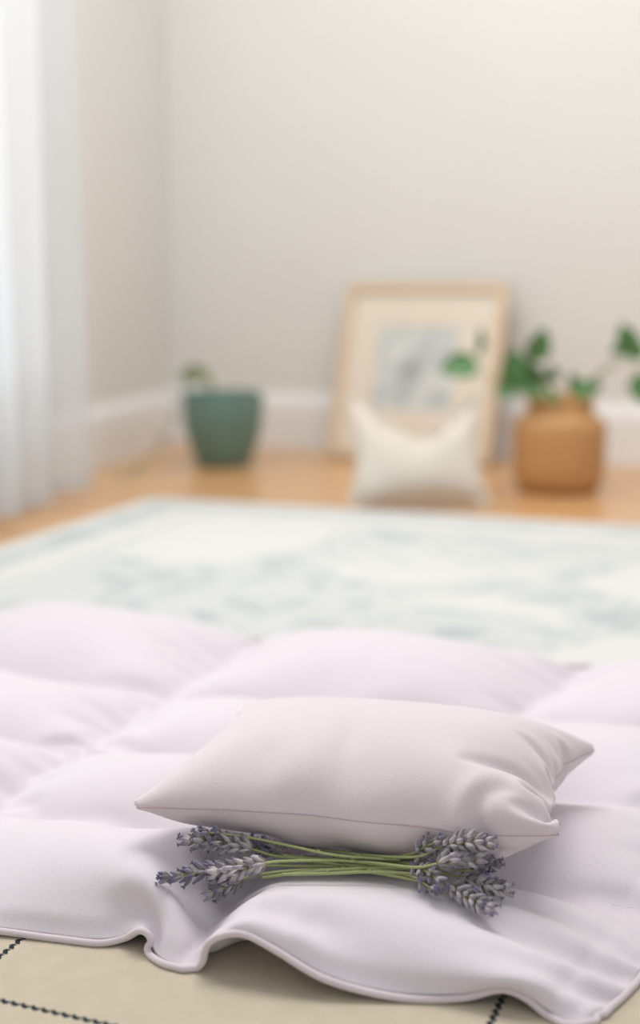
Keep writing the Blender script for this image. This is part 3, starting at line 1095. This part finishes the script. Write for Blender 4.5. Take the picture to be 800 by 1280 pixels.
# ------------------------------------------------------------------ picture frame
FBL = np.array((.0247, 3.3708, 0)); FBR = np.array((.4044, 3.1823, 0))
fx = FBR - FBL; FWD = np.linalg.norm(fx) + .01; fx /= np.linalg.norm(fx)
fn = np.array((fx[1], -fx[0], 0)); fn = fn if fn[1] < 0 else -fn     # towards the room
lean = .128; FH = .455
fu = -fn * lean / FH + UPZ * math.sqrt(1 - (lean / FH) ** 2)
fo = np.cross(fx, fu); fo = fo if fo[1] < 0 else -fo                  # outward normal
t = NT('light_oak')
v = t.coords(scale=(40, 40, 4)); nz = t.n('ShaderNodeTexNoise', Scale=2.0, Detail=5.0); t.l(v, nz.inputs['Vector'])
t.l(t.mix(nz.outputs['Fac'], (.66, .50, .34, 1), (.76, .61, .44, 1)), t.b.inputs['Base Color']); t.set(Roughness=.45)
M['oak'] = t.m
B0 = FBL + UPZ * .002
pf = thing('picture_frame', 'light oak picture frame with cream mount leaning against the back wall', 'picture frame', tuple(B0))
FWID, FD = .024, .022
def fpt(a, b, c=0): return B0 + fx * a + fu * b + fo * c
for nm, a0, a1, b0, b1 in (('bottom', 0, FWD, 0, FWID), ('top', 0, FWD, FH - FWID, FH), ('l', 0, FWID, FWID, FH - FWID), ('r', FWD - FWID, FWD, FWID, FH - FWID)):
    mb = MB(); mb.box(fpt(a0, b0), fx * (a1 - a0), fu * (b1 - b0), fo * FD)
    bevel(mb.build('frame_rail' if nm in ('bottom', 'top') else 'frame_stile', M['oak'], pf, smooth=False), .002, 2)
mb = MB(); mb.box(fpt(FWID, FWID, .002), fx * (FWD - 2 * FWID), fu * (FH - 2 * FWID), fo * .003)
mb.build('backing_board', plain('kraft_board', (.35, .24, .15, 1), .9).m, pf, smooth=False)
# mount with a window opening
pa0, pa1, pb0, pb1 = FWD * .235, FWD * .725, FH * .285, FH * .755
mb = MB()
for a0, a1, b0, b1 in ((FWID, FWD - FWID, FWID, pb0), (FWID, FWD - FWID, pb1, FH - FWID), (FWID, pa0, pb0, pb1), (pa1, FWD - FWID, pb0, pb1)):
    mb.box(fpt(a0, b0, .009), fx * (a1 - a0), fu * (b1 - b0), fo * .002)
mb.build('mount', plain('cream_mount', (.80, .73, .62, 1), .85).m, pf, smooth=False)
t = NT('print_paper')
tc = t.n('ShaderNodeTexCoord')
nz = t.n('ShaderNodeTexNoise', Scale=9.0, Detail=4.0, Distortion=1.5); t.l(tc.outputs['Object'], nz.inputs['Vector'])
r_ = t.n('ShaderNodeValToRGB'); r_.color_ramp.elements[0].position = .35; r_.color_ramp.elements[0].color = (.50, .54, .54, 1)
r_.color_ramp.elements[1].position = .58; r_.color_ramp.elements[1].color = (.70, .72, .70, 1)
t.l(nz.outputs['Fac'], r_.inputs[0]); t.l(r_.outputs[0], t.b.inputs['Base Color']); t.set(Roughness=.8)
mb = MB(); mb.box(fpt(pa0 - .008, pb0 - .008, .0065), fx * (pa1 - pa0 + .016), fu * (pb1 - pb0 + .016), fo * .0015)
mb.build('print', t.m, pf, smooth=False)
# drawn rosette on the print
mb = MB()
cx, cy = FWD * .46, FH * .52
for k in range(9):
    a = 2 * math.pi * k / 9
    pts = []
    for q in np.linspace(0, 2 * math.pi, 20):
        rx, ry = .028 * (1 - math.cos(q)) / 2 * 1.4, .008 * math.sin(q)
        pts.append(fpt(cx + rx * math.cos(a) - ry * math.sin(a), cy + rx * math.sin(a) + ry * math.cos(a), .0084))
    mb.tube(pts, .0008, 4)
mb.tube([fpt(cx - .006 * math.sin(q * 3), cy - .045 - .09 * q, .0084) for q in np.linspace(0, 1, 12)], .0009, 4)
mb.build('drawing', plain('pencil_ink', (.22, .26, .28, 1), .9).m, pf)
mb = MB(); mb.box(fpt(FWID, FWID, .0125), fx * (FWD - 2 * FWID), fu * (FH - 2 * FWID), fo * .001)
mb.build('glass', M['glass'], pf, smooth=False)

# ------------------------------------------------------------------ cream cushion
CB = np.array((.200, 2.545, 0))
cx_ = np.array((1, .0, 0.0)); cx_ /= np.linalg.norm(cx_)
tl = at_depth(434, 498, 2.635); tr_ = at_depth(598, 493, 2.635); bl = at_depth(444, 640, 2.52); br_ = at_depth(606, 634, 2.53)
bl[2] = br_[2] = .016
mid = .5 * (tl + tr_) + np.array((0, -.02, -.088))
n_, m_ = 57, 57
wtop, wbot = pillow_sim(.282, .244, n_, m_, (bl, br_, tr_, tl), (0, -1, .3), press=.03, steps=130, iters=8,
                        floor=.0095, pins=[(q, m_ - 1, mid + (tr_ - tl) * (q - 28) / 62 + np.array((0, 0, abs(q - 28) * .0026))) for q in range(18, 39, 2)], grav=.002, seed=9)
# keep orientation: sheet normal should face the room
for X_ in (wtop, wbot):           # the chopped dent pressed into the top
    s_ = np.linspace(0, 1, n_)[:, None]; h_ = np.clip(X_[..., 2] / .2, 0, 1.2)
    X_[..., 2] -= .042 * np.clip(1 - np.abs(s_ - .5) / .42, 0, 1) * h_ ** 2
    X_[..., 1] += (.5 * (wtop + wbot)[..., 1] - X_[..., 1]) * .45 * np.exp(-((s_ - .5) / .10) ** 2) * np.clip(h_, 0, 1) ** 4
wc = thing('cushion', 'square cream cushion with a dented top standing at the rug edge before the picture frame', 'cushion',
           (float(CB[0]), float(CB[1]), .008))
V, Fc = two_sheet_mesh(wtop, wbot)
subsurf(mesh_obj('cushion_cover', V, Fc, M['cream'], wc), 1)
mb = MB(); lp = border_loop(wtop); mb.tube(np.vstack([lp, lp[:1]]), .0022, 6, cap=False)
mb.build('piping', M['cream'], wc)

# ------------------------------------------------------------------ pots
def glaze(name, c1, c2, rough, scale=20):
    t = NT(name)
    nz = t.n('ShaderNodeTexNoise', Scale=scale, Detail=4.0); t.l(t.coords(), nz.inputs['Vector'])
    t.l(t.mix(nz.outputs['Fac'], c1, c2), t.b.inputs['Base Color']); t.set(Roughness=rough)
    nb = t.n('ShaderNodeTexNoise', Scale=scale * 6, Detail=3.0); t.l(t.coords(), nb.inputs['Vector'])
    t.bump(nb.outputs['Fac'], .2, .001)
    return t.m


M['teal'] = glaze('teal_glaze', (.11, .205, .18, 1), (.15, .26, .23, 1), .35)
M['tan'] = glaze('tan_terracotta', (.50, .265, .10, 1), (.58, .32, .135, 1), .65)
M['soil'] = glaze('soil', (.05, .035, .025, 1), (.10, .07, .05, 1), .95, 60)


def leaf_mat(name, c1, c2):
    t = NT(name)
    nz = t.n('ShaderNodeTexNoise', Scale=25.0, Detail=3.0); t.l(t.coords(), nz.inputs['Vector'])
    t.l(t.mix(nz.outputs['Fac'], c1, c2), t.b.inputs['Base Color']); t.set(Roughness=.38)
    return t.m


M['leaf'] = leaf_mat('green_leaf', (.06, .17, .05, 1), (.10, .25, .08, 1))
M['leaf_pale'] = leaf_mat('sage_leaf', (.16, .20, .09, 1), (.24, .27, .15, 1))
M['gstem'] = plain('plant_stem', (.22, .26, .10, 1), .6).m


def leaf(mbuild, base, tip, width, nrm, curl=.1, fold=.12):
    base = np.asarray(base, float); tip = np.asarray(tip, float); nrm = np.asarray(nrm, float)
    d = tip - base; L = np.linalg.norm(d); d /= L
    side = np.cross(d, nrm); side /= np.linalg.norm(side); up = np.cross(side, d)
    n, mth = 14, 7
    v, f = [], []
    for i in range(n):
        s = i / (n - 1)
        w = width / 2 * (math.sin(math.pi * s ** .8) ** .75) * (1 - .15 * s) + .0008
        for j in range(mth):
            q = j / (mth - 1) * 2 - 1
            v.append(base + d * L * s + side * w * q + up * (abs(q) * w * fold * 2 + curl * L * math.sin(math.pi * s) * .6 + .02 * w * math.sin(12 * s + 3 * q)))
    for i in range(n - 1):
        for j in range(mth - 1):
            f.append((i * mth + j, (i + 1) * mth + j, (i + 1) * mth + j + 1, i * mth + j + 1))
    v = np.array(v)
    v2 = v - up * .0006
    k = len(v)
    f2 = [tuple(k + x for x in q[::-1]) for q in f]
    rim = [i * mth for i in range(n)] + [(n - 1) * mth + j for j in range(1, mth)] + [i * mth + mth - 1 for i in range(n - 2, -1, -1)] + [j for j in range(mth - 2, 0, -1)]
    f3 = [(rim[i], rim[(i + 1) % len(rim)], k + rim[(i + 1) % len(rim)], k + rim[i]) for i in range(len(rim))]
    mbuild.add(np.vstack([v, v2]), f + f2 + f3)


# teal pot
GP = np.array((-.2365, 3.215, 0))
gp = thing('potted_plant', 'round dark teal glazed pot holding a sparse wilting plant, in the room corner', 'potted plant', tuple(GP))
prof = [(0, 0), (.058, 0), (.064, .004), (.078, .035), (.092, .080), (.098, .120), (.099, .150), (.097, .172), (.098, .178), (.096, .181), (.091, .180), (.090, .172), (.091, .150), (.088, .118)]
mb = MB(); mb.lathe(prof, GP); subsurf(mb.build('pot', M['teal'], gp), 1)
mb = MB(); mb.lathe([(0, .150), (.04, .152), (.0905, .149)], GP, 40); mb.build('soil', M['soil'], gp)
gy = GP[1]
def gpt(px, py, dy=0): return at_depth(px, py, gy + dy)
mb = MB()
st1 = [GP + (-.02, -.02, .15), gpt(262, 488, -.03), gpt(256, 474, -.04), gpt(244, 468, -.05)]
mb.tube(spline(st1, 20), .0022, 6); mb.build('stem', M['gstem'], gp)
for (a, b, w, n3) in (((250, 470, -.04), (222, 472, -.07), .046, (0, -1, .6)), ((248, 470, -.04), (236, 456, -.05), .036, (.3, -1, .5)),
                      ((252, 472, -.04), (262, 462, -.02), .034, (0, -1, .5)), ((256, 476, -.04), (268, 484, -.08), .020, (0, -1, .6)),
                      ((246, 469, -.04), (228, 482, -.06), .022, (0, -1, .4))):
    mb = MB(); leaf(mb, gpt(*a), gpt(*b), w, n3); mb.build('leaf', M['leaf_pale'], gp)
# trailing vine over the rim down to the floor
vine = spline([GP + (-.03, -.04, .15), GP + (-.085, -.065, .188), GP + (-.106, -.08, .14), GP + (-.135, -.09, .07), GP + (-.175, -.15, .02), GP + (-.20, -.26, .006)], 40)
mb = MB(); mb.tube(vine, .0016, 6); mb.build('vine', M['gstem'], gp)
for k, sd in ((9, 1), (14, -1), (19, 1), (24, -1), (29, 1), (34, -1), (39, 1)):
    p = vine[k]; mb = MB()
    leaf(mb, p, p + np.array((-.022 if sd > 0 else .008, -.018 * sd, .006)), .014, (.2, -.5, 1)); mb.build('leaf', M['leaf_pale'], gp)

# tan pot
TP = np.array((.5105, 2.805, 0))
tp_ = thing('potted_plant', 'tan terracotta jar with a short neck holding a leafy green plant beside the picture frame', 'potted plant', tuple(TP))
prof = [(0, .0), (.078, .0), (.082, .004), (.082, .010), (.090, .016), (.0965, .028), (.098, .05), (.099, .09), (.099, .136), (.097, .148), (.089, .158), (.075, .163), (.071, .169), (.070, .186), (.072, .198), (.072, .206), (.068, .208), (.064, .205), (.063, .187), (.063, .178)]
mb = MB(); mb.lathe(prof, TP); subsurf(mb.build('pot', M['tan'], tp_), 1)
mb = MB(); mb.lathe([(0, .188), (.03, .189), (.063, .187)], TP, 40); mb.build('soil', M['soil'], tp_)
ty = TP[1]
def tpt(px, py, dy=0): return at_depth(px, py, ty + dy)
for pts in (((690, 500), (668, 492), (630, 480), (600, 466), (592, 455)), ((695, 500), (680, 480), (668, 465), (668, 440)),
            ((705, 500), (715, 493), (730, 485)), ((712, 500), (745, 470), (772, 445), (783, 425)), ((715, 500), (752, 468), (785, 452), (800, 470)),
            ((692, 500), (660, 485), (640, 478)), ((690, 498), (684, 480), (686, 468))):
    P = [tpt(px, py, 0 if i else 0) for i, (px, py) in enumerate(pts)]
    P[0] = TP + np.array(((pts[0][0] - 699) * .0008, -.01, .188))
    for i in range(1, len(P)): P[i] = tpt(*pts[i], dy=-.02 * i * (1 if pts[-1][0] < 700 else .5))
    mb = MB(); mb.tube(spline(P, 24), np.linspace(.0026, .0014, 24), 6); mb.build('stem', M['gstem'], tp_)
for (a, b, w, n3, dy, cr) in (((640, 490), (644, 436), .036, (.1, -1, .2), -.04, .1), ((598, 456), (549, 465), .036, (0, -.85, .5), -.08, .1), ((597, 446), (600, 408), .022, (.9, -.6, 0), -.06, .05),
                          ((655, 488), (636, 440), .046, (-.2, -1, .2), -.02, .1), ((664, 452), (680, 410), .034, (.3, -1, 0), -.05, .1),
                          ((676, 490), (634, 452), .040, (0, -1, .6), .02, .1), ((645, 484), (618, 492), .026, (0, -1, .5), -.04, .1),
                          ((684, 478), (692, 456), .022, (.5, -1, .2), -.02, .1), ((680, 492), (656, 492), .026, (0, -.8, .8), -.05, .1),
                          ((722, 494), (712, 466), .018, (.2, -1, 0), -.02, .1), ((718, 496), (742, 480), .034, (0, -1, .8), -.05, .1),
                          ((738, 488), (752, 478), .016, (0, -1, .4), -.01, .1), ((785, 446), (777, 404), .034, (.3, -1, 0), -.02, .1),
                          ((782, 442), (762, 440), .020, (0, -.6, .8), -.02, .1), ((800, 466), (806, 506), .034, (-.2, -1, .2), -.03, -.05),
                          ((788, 448), (806, 430), .026, (0, -1, .5), .02, .1), ((700, 494), (684, 500), .022, (0, -1, .8), -.06, .1),
                          ((662, 478), (640, 478), .030, (.2, -1, .3), -.03, .1)):
    mb = MB(); leaf(mb, tpt(*a, dy=dy), tpt(*b, dy=dy - .01), w * 1.75, n3, cr); mb.build('leaf', M['leaf'], tp_)

# ------------------------------------------------------------------ light
w = bpy.data.worlds.new('daylight'); scene.world = w; w.use_nodes = True
bg = w.node_tree.nodes['Background']
bg.inputs['Color'].default_value = (.93, .97, 1.0, 1); bg.inputs['Strength'].default_value = .5


def area(name, loc, target, sx, sy, power, col):
    d = bpy.data.lights.new(name, 'AREA'); d.shape = 'RECTANGLE'; d.size = sx; d.size_y = sy; d.energy = power; d.color = col
    o = bpy.data.objects.new(name, d); COL.objects.link(o); o.location = loc
    o.rotation_euler = (Vector(target) - Vector(loc)).to_track_quat('-Z', 'Y').to_euler()
    return o


area('window_daylight', (-2.3, 2.5, 1.7), (.2, 1.3, .1), 2.2, 1.8, 48, (.93, .97, 1.0))
area('overhead_fill', (.1, 1.95, 2.42), (.1, 1.9, 0), 1.6, 1.3, 33, (1.0, .985, .975))  # added off-frame fill from above, brightens pillow and mat; no fixture there

vs = scene.view_settings
vs.view_transform = 'Standard'; vs.look = 'None'; vs.exposure = 0.42; vs.gamma = 1; vs.use_curve_mapping = False
